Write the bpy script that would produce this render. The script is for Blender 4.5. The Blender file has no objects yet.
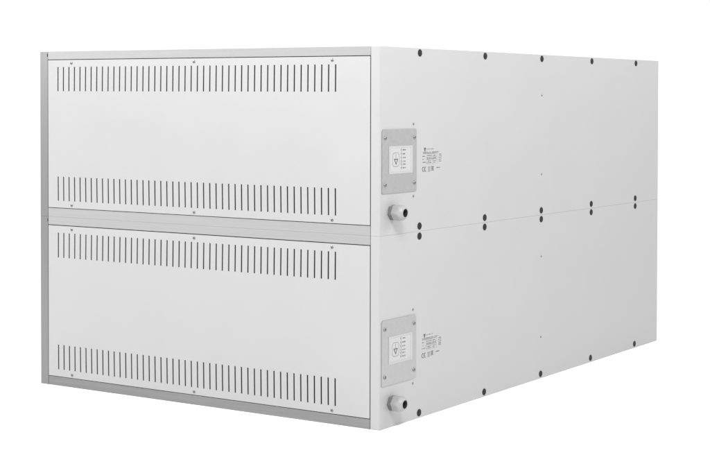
import bpy, bmesh, math, random
from mathutils import Vector, Matrix

SC = bpy.context.scene
COL = SC.collection
rnd = random.Random(7)

# ------------------------------------------------------------------ camera
cam_d = bpy.data.cameras.new("camera")
cam = bpy.data.objects.new("camera", cam_d)
COL.objects.link(cam)
cam.location = (2.81283, -2.56281, 0.69584)
cam.rotation_euler = (1.55032, -0.00374, 0.53198)
F_PX, CX, CY, IW, IH = 1509.68, 506.95, 127.805, 710.0, 473.0
cam_d.sensor_fit = 'HORIZONTAL'
cam_d.sensor_width = 36.0
cam_d.lens = 36.0 * F_PX / IW
cam_d.shift_x = (IW / 2 - CX) / IW
cam_d.shift_y = (CY - IH / 2) / IW
cam_d.clip_start = 0.05
cam_d.clip_end = 400
SC.camera = cam

# ------------------------------------------------------------------ world + added out-of-frame lamps
world = bpy.data.worlds.new("World")
SC.world = world
world.use_nodes = True
bg = world.node_tree.nodes["Background"]
bg.inputs[0].default_value = (1, 1, 1, 1)
bg.inputs[1].default_value = 1.0


def area(name, loc, target, sx, sy, power):
    d = bpy.data.lights.new(name, 'AREA')
    d.shape = 'RECTANGLE'
    d.size = sx
    d.size_y = sy
    d.energy = power
    o = bpy.data.objects.new(name, d)
    COL.objects.link(o)
    o.location = loc
    o.rotation_euler = (Vector(target) - Vector(loc)).to_track_quat('-Z', 'Y').to_euler()
    return o


area("added_lamp_left", (-1.1, -1.6, 1.75), (0.4, 0.0, 1.2), 1.6, 0.9, 56)  # added out of view to brighten the top rail and upper front
area("added_lamp_side", (2.3, 1.3, 1.75), (1.0, 0.6, 1.2), 1.4, 0.8, 20)  # unseen lamp, added to lift the far end of the side
area("added_lamp_front", (2.0, -0.95, 1.7), (1.0, 0.1, 1.15), 0.6, 0.5, 33)  # unseen lamp, added to brighten the side near the front corner

SC.view_settings.view_transform = 'Standard'
SC.view_settings.look = 'None'
SC.view_settings.gamma = 1
SC.view_settings.exposure = 0.15
SC.render.engine = 'CYCLES'


# ------------------------------------------------------------------ materials
def mat(name, col, rough=0.5, metal=0.0, spec=0.5):
    m = bpy.data.materials.new(name)
    m.use_nodes = True
    b = m.node_tree.nodes["Principled BSDF"]
    b.inputs["Base Color"].default_value = (*col, 1)
    b.inputs["Roughness"].default_value = rough
    b.inputs["Metallic"].default_value = metal
    b.inputs["Specular IOR Level"].default_value = spec
    return m


def grain(m, scale, lo, hi, bump, rough=None, detail=4.0, dist=0.0005):
    """colour mottling + bump from one object-space noise"""
    nt = m.node_tree
    b = nt.nodes["Principled BSDF"]
    tc = nt.nodes.new("ShaderNodeTexCoord")
    mp = nt.nodes.new("ShaderNodeMapping")
    mp.inputs["Scale"].default_value = scale
    nz = nt.nodes.new("ShaderNodeTexNoise")
    nz.inputs["Scale"].default_value = 1.0
    nz.inputs["Detail"].default_value = detail
    cr = nt.nodes.new("ShaderNodeValToRGB")
    cr.color_ramp.elements[0].position = 0.3
    cr.color_ramp.elements[1].position = 0.7
    cr.color_ramp.elements[0].color = (*lo, 1)
    cr.color_ramp.elements[1].color = (*hi, 1)
    nt.links.new(tc.outputs["Object"], mp.inputs[0])
    nt.links.new(mp.outputs[0], nz.inputs["Vector"])
    nt.links.new(nz.outputs["Fac"], cr.inputs[0])
    nt.links.new(cr.outputs[0], b.inputs["Base Color"])
    if bump:
        bp = nt.nodes.new("ShaderNodeBump")
        bp.inputs["Strength"].default_value = bump
        bp.inputs["Distance"].default_value = dist
        nt.links.new(nz.outputs["Fac"], bp.inputs["Height"])
        nt.links.new(bp.outputs[0], b.inputs["Normal"])
    if rough:
        mr = nt.nodes.new("ShaderNodeMapRange")
        mr.inputs["To Min"].default_value = rough[0]
        mr.inputs["To Max"].default_value = rough[1]
        nt.links.new(nz.outputs["Fac"], mr.inputs["Value"])
        nt.links.new(mr.outputs[0], b.inputs["Roughness"])
    return m


g = lambda v: (v, v, v)
PAINT = grain(mat("painted_sheet", g(.317), .42), (7, 7, 7), g(.314), g(.32), 0.12, (.38, .46), 1.0, .0015)
PANEL = grain(mat("painted_vent_sheet", g(.322), .42), (7, 7, 7), g(.319), g(.325), 0.12, (.38, .46), 1.0, .0015)
STEEL_V = grain(mat("brushed_steel_upright", g(.3), .35, 1.0), (900, 900, 6), g(.215), g(.265), 0.05, (.4, .55))
STEEL_H = grain(mat("brushed_steel_rail", g(.45), .35, 1.0), (6, 900, 900), g(.36), g(.41), 0.02, (.72, .85))
STEEL_DARK_REFL = grain(mat("rail_steel_dark_reflection", g(.3), .5, 1.0), (6, 900, 900), g(.21), g(.27), 0.05, (.45, .6))  # rail steel darkened: a dark floor reflection put into the colour
STEEL_P = grain(mat("steel_cover", g(.5), .4, .8), (200, 200, 120), g(.34), g(.37), 0.02, (.35, .5))
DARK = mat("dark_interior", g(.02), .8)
GALV = grain(mat("galvanised_sheet", g(.3), .5, .6), (30, 30, 30), g(.25), g(.33), 0.0)
PLUG = mat("black_plastic", g(.010), .6, 0, .22)
SCREW = mat("screw_steel", g(.22), .3, 1.0)
RECESS = mat("screw_recess", g(.06), .6)
NYLON = mat("grey_nylon", g(.26), .42)
NYLOND = mat("dark_grey_nylon", g(.12), .5)
RUBBER = mat("gland_rubber", g(.012), .5)
INK = mat("printed_ink", g(.06), .6)
INKL = mat("pale_printed_ink", g(.15), .6)
STICK = mat("sticker_film", g(.335), .4)
FLOORM = grain(mat("white_paper", g(.9), .9, spec=.1), (3, 3, 3), g(.922), g(.928), 0.0)


# ------------------------------------------------------------------ mesh helpers
def finish(name, bm, mats, parent=None, smooth=False, loc=(0, 0, 0)):
    bmesh.ops.recalc_face_normals(bm, faces=bm.faces)
    me = bpy.data.meshes.new(name)
    bm.to_mesh(me)
    bm.free()
    for m in (mats if isinstance(mats, (list, tuple)) else [mats]):
        me.materials.append(m)
    if smooth:
        me.polygons.foreach_set("use_smooth", [True] * len(me.polygons))
        me.set_sharp_from_angle(angle=math.radians(35))
    o = bpy.data.objects.new(name, me)
    COL.objects.link(o)
    o.location = loc
    if smooth:
        wn = o.modifiers.new("weighted", 'WEIGHTED_NORMAL')
        wn.keep_sharp = True
        wn.weight = 100
    if parent:
        o.parent = parent
    return o


def box(bm, x0, x1, y0, y1, z0, z1, mi=0):
    v = [bm.verts.new((x, y, z)) for x in (x0, x1) for y in (y0, y1) for z in (z0, z1)]
    for f in ((0, 1, 3, 2), (4, 6, 7, 5), (0, 4, 5, 1), (2, 3, 7, 6), (0, 2, 6, 4), (1, 5, 7, 3)):
        fc = bm.faces.new([v[i] for i in f])
        fc.material_index = mi


def bevel(bm, w, seg=2):
    bmesh.ops.recalc_face_normals(bm, faces=bm.faces)
    bmesh.ops.bevel(bm, geom=list(bm.edges), offset=w, segments=seg, affect='EDGES', profile=.5)


def sheet_z(bm, pts, t, z0, z1):
    """constant-thickness folded sheet: centre polyline pts in plan, extruded in z"""
    n = len(pts)
    out, inn = [], []
    for i, p in enumerate(pts):
        a = Vector(pts[max(i - 1, 0)])
        b = Vector(pts[min(i + 1, n - 1)])
        d = (b - a).normalized()
        nr = Vector((d.y, -d.x))
        out.append(Vector(p))
        inn.append(Vector(p) - nr * t)
    ring = out + inn[::-1]
    lo = [bm.verts.new((p.x, p.y, z0)) for p in ring]
    hi = [bm.verts.new((p.x, p.y, z1)) for p in ring]
    m = len(ring)
    for i in range(m):
        j = (i + 1) % m
        bm.faces.new((lo[i], lo[j], hi[j], hi[i]))
    for i in range(n - 1):
        bm.faces.new((lo[i], lo[i + 1], lo[m - 2 - i], lo[m - 1 - i]))
        bm.faces.new((hi[i], hi[i + 1], hi[m - 2 - i], hi[m - 1 - i]))


def arc(cx, cy, r, a0, a1, n):
    return [(cx + r * math.cos(math.radians(a0 + (a1 - a0) * i / n)),
             cy + r * math.sin(math.radians(a0 + (a1 - a0) * i / n))) for i in range(n + 1)]


def lathe(bm, prof, seg=32, mi=0, hexr=None):
    """profile (r, h) revolved about +h axis (local Z)"""
    rings = []
    for r, h in prof:
        if r < 1e-7:
            rings.append([bm.verts.new((0, 0, h))])
        else:
            rings.append([bm.verts.new((r * math.cos(2 * math.pi * k / seg),
                                        r * math.sin(2 * math.pi * k / seg), h)) for k in range(seg)])
    for a, b in zip(rings, rings[1:]):
        for k in range(seg):
            l = (k + 1) % seg
            if len(a) == 1 and len(b) == 1:
                continue
            if len(a) == 1:
                f = bm.faces.new((a[0], b[k], b[l]))
            elif len(b) == 1:
                f = bm.faces.new((a[k], a[l], b[0]))
            else:
                f = bm.faces.new((a[k], a[l], b[l], b[k]))
            f.material_index = mi


TO_SIDE = Matrix(((0, 0, 1, 0), (1, 0, 0, 0), (0, 1, 0, 0), (0, 0, 0, 1)))     # local z -> +X
TO_FRONT = Matrix(((1, 0, 0, 0), (0, 0, -1, 0), (0, 1, 0, 0), (0, 0, 0, 1)))   # local z -> -Y


def screw_bm(r, h, rot, M, cross=True):
    bm = bmesh.new()
    prof = [(r, 0), (r, h * .25)] + [(r * math.cos(a), h * (.25 + .75 * math.sin(a))) for a in
                                     [math.radians(q) for q in (25, 45, 62, 78)]] + [(0, h)]
    lathe(bm, prof, 20, 0)
    if cross:
        w, l = r * .16, r * .62
        box(bm, -l, l, -w, w, h * .6, h * 1.03, 1)
        box(bm, -w, w, -l, l, h * .6, h * 1.035, 1)
    bm.transform(Matrix.Rotation(rot, 4, 'Z'))
    bm.transform(M)
    return bm


def add_screw(name, parent, loc, r, h, M, cross=True):
    return finish(name, screw_bm(r, h, rnd.uniform(0, 1.5), M, cross), [SCREW, RECESS], parent, True, loc)


# ------------------------------------------------------------------ flat print on the side sheet
class Print:
    """ink shapes in millimetres: u to the right, v downwards"""
    def __init__(s, t=.00012):
        s.bm = bmesh.new()
        s.t = t

    def poly(s, pts, mi=0):
        lo = [s.bm.verts.new((0, u / 1000, -v / 1000)) for u, v in pts]
        hi = [s.bm.verts.new((s.t, u / 1000, -v / 1000)) for u, v in pts]
        n = len(pts)
        f = s.bm.faces.new(hi)
        f.material_index = mi
        for i in range(n):
            j = (i + 1) % n
            f = s.bm.faces.new((lo[i], lo[j], hi[j], hi[i]))
            f.material_index = mi

    def rect(s, u0, v0, u1, v1, mi=0):
        s.poly([(u0, v0), (u1, v0), (u1, v1), (u0, v1)], mi)

    def band(s, pts, w, mi=0):
        for (a, b) in zip(pts, pts[1:]):
            a, b = Vector(a), Vector(b)
            d = (b - a)
            if d.length < 1e-6:
                continue
            d.normalize()
            n = Vector((-d.y, d.x)) * w / 2
            e = d * w * .15
            s.poly([tuple(a - e + n), tuple(b + e + n), tuple(b + e - n), tuple(a - e - n)], mi)

    def small_print(s, u0, u1, v, h=1.4, mi=0, w=.28, gap=.12):
        """a run of print too small to read: upright and level strokes"""
        u = u0
        while u < u1 - h * .6:
            if rnd.random() < gap:
                u += h * .6
                continue
            cw = h * .55
            k = rnd.randrange(5)
            if k != 3:
                s.rect(u, v, u + w, v + h, mi)
            if k in (1, 4):
                s.rect(u + cw - w, v, u + cw, v + h, mi)
            if k in (0, 2, 4):
                s.rect(u + w, v, u + cw - w * (k == 4), v + w, mi)
            if k in (0, 1, 2):
                s.rect(u + w, v + h / 2 - w / 2, u + cw - w, v + h / 2 + w / 2, mi)
            if k in (0, 3):
                s.rect(u + w, v + h - w, u + cw, v + h, mi)
            if k == 3:
                s.rect(u, v, u + cw, v + w, mi)
                s.rect(u + cw / 2, v + w, u + cw / 2 + w, v + h - w, mi)
            u += cw + h * .22


def rating_print(parent, loc):
    p = Print()
    # maker's mark: small dark emblem with a pale word beside it
    p.poly([(6.8, -4.2), (13.6, -4.2), (13.8, -1), (12.2, .6), (12.0, 3.8), (8.4, 3.8), (8.2, .6), (6.6, -1)])
    p.small_print(16.5, 45, -2.2, 2.4, 1, .5)
    p.small_print(1, 66, 5.0, 1.6, 0, .32)
    p.small_print(1, 60, 7.6, 1.5, 0, .3)
    for v, u1 in ((13.2, 11), (19.8, 7), (26.4, 14)):
        p.small_print(0, u1, v, 2.0, 0, .42)
    # table of ratings
    for v in (10.6, 15.6, 22.6, 31.4):
        p.rect(16, v, 58, v + .28, 1)
    for u in (16, 40, 58):
        p.rect(u, 10.88, u + .28, 31.4, 1)
    for v, a, b in ((12.4, 18, 38), (17.2, 18, 38), (19.6, 18, 56), (24.4, 20, 34), (28, 18, 36),
                    (12.6, 44, 54), (17.0, 42, 56), (24.6, 43, 55), (28.2, 43, 52)):
        p.small_print(a, b, v, 1.7, 0, .36)
    for v in (10.5, 14.5, 18.5, 22.5, 26):
        p.small_print(65, 77, v, 1.8, 0, .36)
    # CE mark
    r = 4.6
    for cx, bar in ((4.6, False), (12.8, True)):
        a = [(x, y) for x, y in arc(cx, 42.3, r, 70, 290, 18)]
        p.band(a, 1.6)
        if bar:
            p.rect(cx - r + .6, 41.65, cx - .2, 42.95)
    # crossed-out bin
    p.band([(23, 38.6), (24.4, 45.6), (29, 45.6), (30.4, 38.6)], .6)
    p.rect(22.4, 37.6, 31, 38.4)
    p.band([(22.4, 37), (31, 46.2)], .5)
    p.band([(31, 37), (22.4, 46.2)], .5)
    p.rect(23, 47.2, 30.4, 48.2)
    # EAC block mark
    p.rect(35, 36.6, 36.2, 46.4)
    for v in (36.6, 40.9, 45.2):
        p.rect(36.2, v, 38, v + 1.2)
    p.rect(38.6, 36.6, 39.7, 46.4)
    p.rect(41.0, 36.6, 42.1, 46.4)
    p.rect(39.7, 36.6, 41.0, 37.8)
    p.rect(39.7, 41.2, 41.0, 42.3)
    p.rect(42.8, 36.6, 44.0, 46.4)
    p.rect(44.0, 36.6, 45.6, 37.8)
    p.rect(44.0, 45.2, 45.6, 46.4)
    p.small_print(55, 71, 39.4, 2.2, 0, .5, 0)
    o = finish("printed_marking", p.bm, [INK, INKL], parent, False, loc)
    o["label"] = "small dark rating print with CE mark"
    return o


def sticker(parent, loc):
    w, h = 87.5, 57.8
    bm = bmesh.new()
    box(bm, 0, .0003, 0, w / 1000, -h / 1000, 0)
    st = finish("sticker", bm, STICK, parent, False, loc)
    p = Print()
    u = 3.5
    while u < w - 6:
        p.rect(u, 3.2, u + 3.4, 3.6, 1)
        p.rect(u, h - 3.6, u + 3.4, h - 3.2, 1)
        u += 4.8
    v = 4.6
    while v < h - 6:
        p.rect(3.2, v, 3.6, v + 3, 1)
        p.rect(w - 6.6, v, w - 6.2, v + 3, 1)
        v += 4.4
    # rounded outline round an arrow
    R = 7
    a = (arc(20, 21, R, 180, 270, 5) + arc(30, 21, R, 270, 360, 5) + arc(30, 36, R, 0, 90, 5) + arc(20, 36, R, 90, 180, 5))
    p.band(a + [a[0]], 1.0, 1)
    p.rect(24.2, 16.2, 25.5, 27.2, 1)
    p.rect(18, 26.6, 32.6, 28.6)
    p.poly([(18.6, 28.6), (21.4, 28.6), (25.6, 36.0), (25.4, 40.2)])
    p.poly([(32.0, 28.6), (25.4, 40.2), (25.6, 36.0), (29.4, 28.6)])
    for i, v in enumerate((6.6, 15, 23.2, 31, 37.2, 44.6)):
        p.rect(42, v, 47, v + 1.0, 1)
        p.rect(44, v + 1.0, 45, v + 4.2, 1)
        p.small_print(50, 63, v + .6, 2.6, 0, .6, .1)
    p.rect(45.2, 4.2, 46.0, 49, 1)
    for o in (finish("sticker_print", p.bm, [INK, INKL], st, False, (.00032, 0, 0)),):
        pass
    return st


# ------------------------------------------------------------------ floor
bm = bmesh.new()
box(bm, -60, 60, -60, 60, -.05, 0)
fl = finish("floor", bm, FLOORM)
fl["kind"] = "structure"

# ------------------------------------------------------------------ the two stacked oven modules
W, D = 0.99917, 1.36948


def module(z0, h, label, gland_t):
    root = bpy.data.objects.new("oven_module", None)
    COL.objects.link(root)
    root.location = (0, 0, z0)
    root["label"] = label
    root["category"] = "oven module"
    root["group"] = "stacked white oven modules"
    g_ = .00015
    za, zb = g_, h - g_
    Z = lambda t: t * h

    # right side sheet, folded round to the ventilated face
    bm = bmesh.new()
    r = .0022
    prof = [(.9765, .0), (W - r, 0)] + arc(W - r, r, r, -90, 0, 6)[1:] + [(W, D)]
    sheet_z(bm, prof, .0012, za, zb)
    finish("side_panel", bm, PAINT, root, True)
    # left corner post in brushed steel, wrapped round the corner
    bm = bmesh.new()
    prof = [(0, .06), (0, r)] + arc(r, r, r, 180, 270, 6)[1:] + [(.0262, 0)]
    sheet_z(bm, prof, .0012, za, zb)
    finish("corner_post", bm, STEEL_V, root, True)
    bm = bmesh.new()
    sheet_z(bm, [(.0, D), (0, .0612)], .0012, za, zb)
    finish("left_side_panel", bm, PAINT, root)
    # rails
    pt, pb = Z(.948), Z(.0562)
    bm = bmesh.new()
    box(bm, .0268, .9748, .0004, .022, pt + .0016, h - .00005)
    # small relief notch in the corner by the post
    bevel(bm, .0003, 1)
    finish("top_rail", bm, STEEL_H, root, True)
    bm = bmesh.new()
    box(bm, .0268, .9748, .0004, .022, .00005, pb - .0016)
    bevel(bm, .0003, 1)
    finish("bottom_rail", bm, STEEL_DARK_REFL if z0 == 0 else STEEL_H, root, True)  # lowest rail gets the steel with the dark reflection painted in
    for zz in (zb - .0085,):
        bm = bmesh.new()
        box(bm, .0240, .0264, -.0002, .0002, zz - .0035, zz + .0035)
        finish("corner_notch", bm, DARK, root)

    # housing behind
    bm = bmesh.new()
    box(bm, .0015, W - .0015, .030, D - .0015, za, zb)
    finish("housing", bm, GALV, root)
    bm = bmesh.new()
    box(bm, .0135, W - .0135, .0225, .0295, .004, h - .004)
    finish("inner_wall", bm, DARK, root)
    bm = bmesh.new()
    box(bm, .0015, W - .0015, D - .001, D + .0015, za, zb)
    finish("far_panel", bm, PAINT, root)

    # ventilated panel: a sheet with 92 slots really cut through it
    x0, x1 = .0282, .9744
    ns, xs, xe, sw = 46, .0615, .8852, .0037
    xb = [x0]
    for i in range(ns):
        c = xs + (xe - xs) * i / (ns - 1)
        xb += [c - sw / 2, c + sw / 2]
    xb += [.90, .915, .93, .945, .96, x1]
    slots = [(Z(.098), Z(.2442)), (Z(.760), Z(.9065))]
    zs = [pb, Z(.075), slots[0][0], Z(.147), Z(.196), slots[0][1]]
    zs += [slots[0][1] + (slots[1][0] - slots[0][1]) * k / 8 for k in range(1, 8)]
    zs += [slots[1][0], Z(.81), Z(.86), slots[1][1], Z(.93), pt]
    bm = bmesh.new()
    bow = BOW

    def yy(z, x=.5):
        t = (z - pb) / (pt - pb) * 2 - 1
        s_ = (x - x0) / (x1 - x0) * 2 - 1
        return -.0004 - bow * (1 - t * t) * (1 - abs(s_) ** 5)
    th = .0012
    F = [[bm.verts.new((x, yy(z, x), z)) for z in zs] for x in xb]
    B = [[bm.verts.new((x, yy(z, x) + th, z)) for z in zs] for x in xb]
    nx, nz = len(xb) - 1, len(zs) - 1

    def hole(i, j):
        if i < 0 or j < 0 or i >= nx or j >= nz:
            return True
        inslot = (i % 2 == 1) and i < 2 * ns
        zc = (zs[j] + zs[j + 1]) / 2
        return inslot and any(a < zc < b for a, b in slots)
    for i in range(nx):
        for j in range(nz):
            if hole(i, j):
                continue
            bm.faces.new((F[i][j], F[i + 1][j], F[i + 1][j + 1], F[i][j + 1]))
            bm.faces.new((B[i][j], B[i][j + 1], B[i + 1][j + 1], B[i + 1][j]))
            if hole(i - 1, j):
                bm.faces.new((F[i][j], F[i][j + 1], B[i][j + 1], B[i][j]))
            if hole(i + 1, j):
                bm.faces.new((F[i + 1][j], B[i + 1][j], B[i + 1][j + 1], F[i + 1][j + 1]))
            if hole(i, j - 1):
                bm.faces.new((F[i][j], B[i][j], B[i + 1][j], F[i + 1][j]))
            if hole(i, j + 1):
                bm.faces.new((F[i][j + 1], F[i + 1][j + 1], B[i + 1][j + 1], B[i][j + 1]))
    for v in [v for v in bm.verts if not v.link_faces]:
        bm.verts.remove(v)
    vp = finish("vent_panel", bm, PANEL, root, True)
    for x in (.1065, .4905, .8765):
        for t in (.9287, .0733):
            add_screw("screw", vp, (x, yy(Z(t), x), Z(t)), .0037, .0014, TO_FRONT)

    # black hole plugs, five along each long edge of the side
    for y in (.148, .419, .6875, .956, 1.2215):
        for t in (.974, .0284):
            bm = bmesh.new()
            lathe(bm, [(.0079, 0), (.0079, .0005), (.0074, .0010), (.005, .0012), (0, .0013)], 28)
            bm.transform(TO_SIDE)
            finish("hole_plug", bm, PLUG, root, True, (W, y, Z(t)))
    # small blind rivets
    for y, t in ((.688, .7465), (.688, .2540)):
        add_screw("rivet", root, (W, y, Z(t)), .0026, .0012, TO_SIDE)
    for y, t in ((.1240, .588), (.1240, .195)):
        add_screw("rivet", root, (W, y, Z(t)), .0029, .0010, TO_SIDE, False)

    # terminal cover plate
    y0, y1, a, b = .0060, .1343, Z(.222), Z(.562)
    bm = bmesh.new()
    R = .006
    ring = (arc(y1 - R, b - R, R, 0, 90, 6) + arc(y0 + R, b - R, R, 90, 180, 6)
            + arc(y0 + R * .4, a + R * .4, R * .4, 180, 270, 4) + arc(y1 - R, a + R, R, 270, 360, 6))
    lo = [bm.verts.new((0, u, v)) for u, v in ring]
    hi = [bm.verts.new((.0016, u, v)) for u, v in ring]
    bm.faces.new(hi)
    bm.faces.new(lo[::-1])
    for i in range(len(ring)):
        j = (i + 1) % len(ring)
        bm.faces.new((lo[i], lo[j], hi[j], hi[i]))
    cp = finish("cover_plate", bm, STEEL_P, root, False, (W, 0, 0))
    for y in (.0172, .1257):
        for t in (.516, .2685):
            add_screw("screw", cp, (.0016, y, Z(t)), .0042, .0024, TO_SIDE)
    sticker(cp, (.0018, .0305, Z(.4715)))
    rating_print(root, (W, .1585, .1755))

    # cable gland
    ge = bpy.data.objects.new("cable_gland", None)
    COL.objects.link(ge)
    ge.parent = root
    ge.location = (W, GLY, Z(gland_t))
    ge.rotation_euler.x = math.radians(4 if z0 else -5)
    bm = bmesh.new()
    lathe(bm, [(0, 0), (.0165, 0), (.0165, .0075), (.0155, .0085), (.0135, .0085), (.0135, .0100), (0, .0100)], 6)
    bevel(bm, .0005, 2)
    bm.transform(Matrix.Rotation(math.radians(10), 4, 'Z'))
    bm.transform(TO_SIDE)
    finish("base_nut", bm, NYLOND, ge, True)
    bm = bmesh.new()
    seg = 48

    def hx(k, r_in, mix):
        a_ = 2 * math.pi * k / seg
        s = (a_ % (math.pi / 3)) - math.pi / 6
        hr = .0180 * math.cos(math.pi / 6) / math.cos(s)
        hr = min(hr, .0175)
        return r_in * (1 - mix) + hr * mix
    prof = [(.0120, .0098, 0), (.0150, .0100, 1), (.0160, .0112, 1), (.0160, .0240, 1), (.0168, .0258, .6),
            (.0156, .0290, 0), (.0132, .0328, 0), (.0104, .0352, 0), (.0096, .0356, 0), (.0090, .0350, 0),
            (.0087, .0300, 0), (.0087, .0200, 0)]
    rings = [[bm.verts.new((hx(k, r_, m_) * math.cos(2 * math.pi * k / seg), hx(k, r_, m_) * math.sin(2 * math.pi * k / seg), h_))
              for k in range(seg)] for r_, h_, m_ in prof]
    for A, Bb in zip(rings, rings[1:]):
        for k in range(seg):
            l = (k + 1) % seg
            bm.faces.new((A[k], A[l], Bb[l], Bb[k]))
    bm.transform(TO_SIDE)
    finish("dome_cap", bm, NYLON, ge, True)
    bm = bmesh.new()
    lathe(bm, [(.0090, .020), (.0090, .0346), (.0076, .0348), (.0066, .0300), (.0060, .022), (0, .022)], 32)
    bm.transform(TO_SIDE)
    finish("rubber_seal", bm, RUBBER, ge, True)
    return root


BOW = .0019
GLY = .043
ZS = 0.40508
module(ZS, 0.8 - ZS, "upper white oven module with slotted back panel, resting on top of the other", .120)
module(0.0, ZS, "lower white oven module with slotted back panel, standing on the white floor", .126)
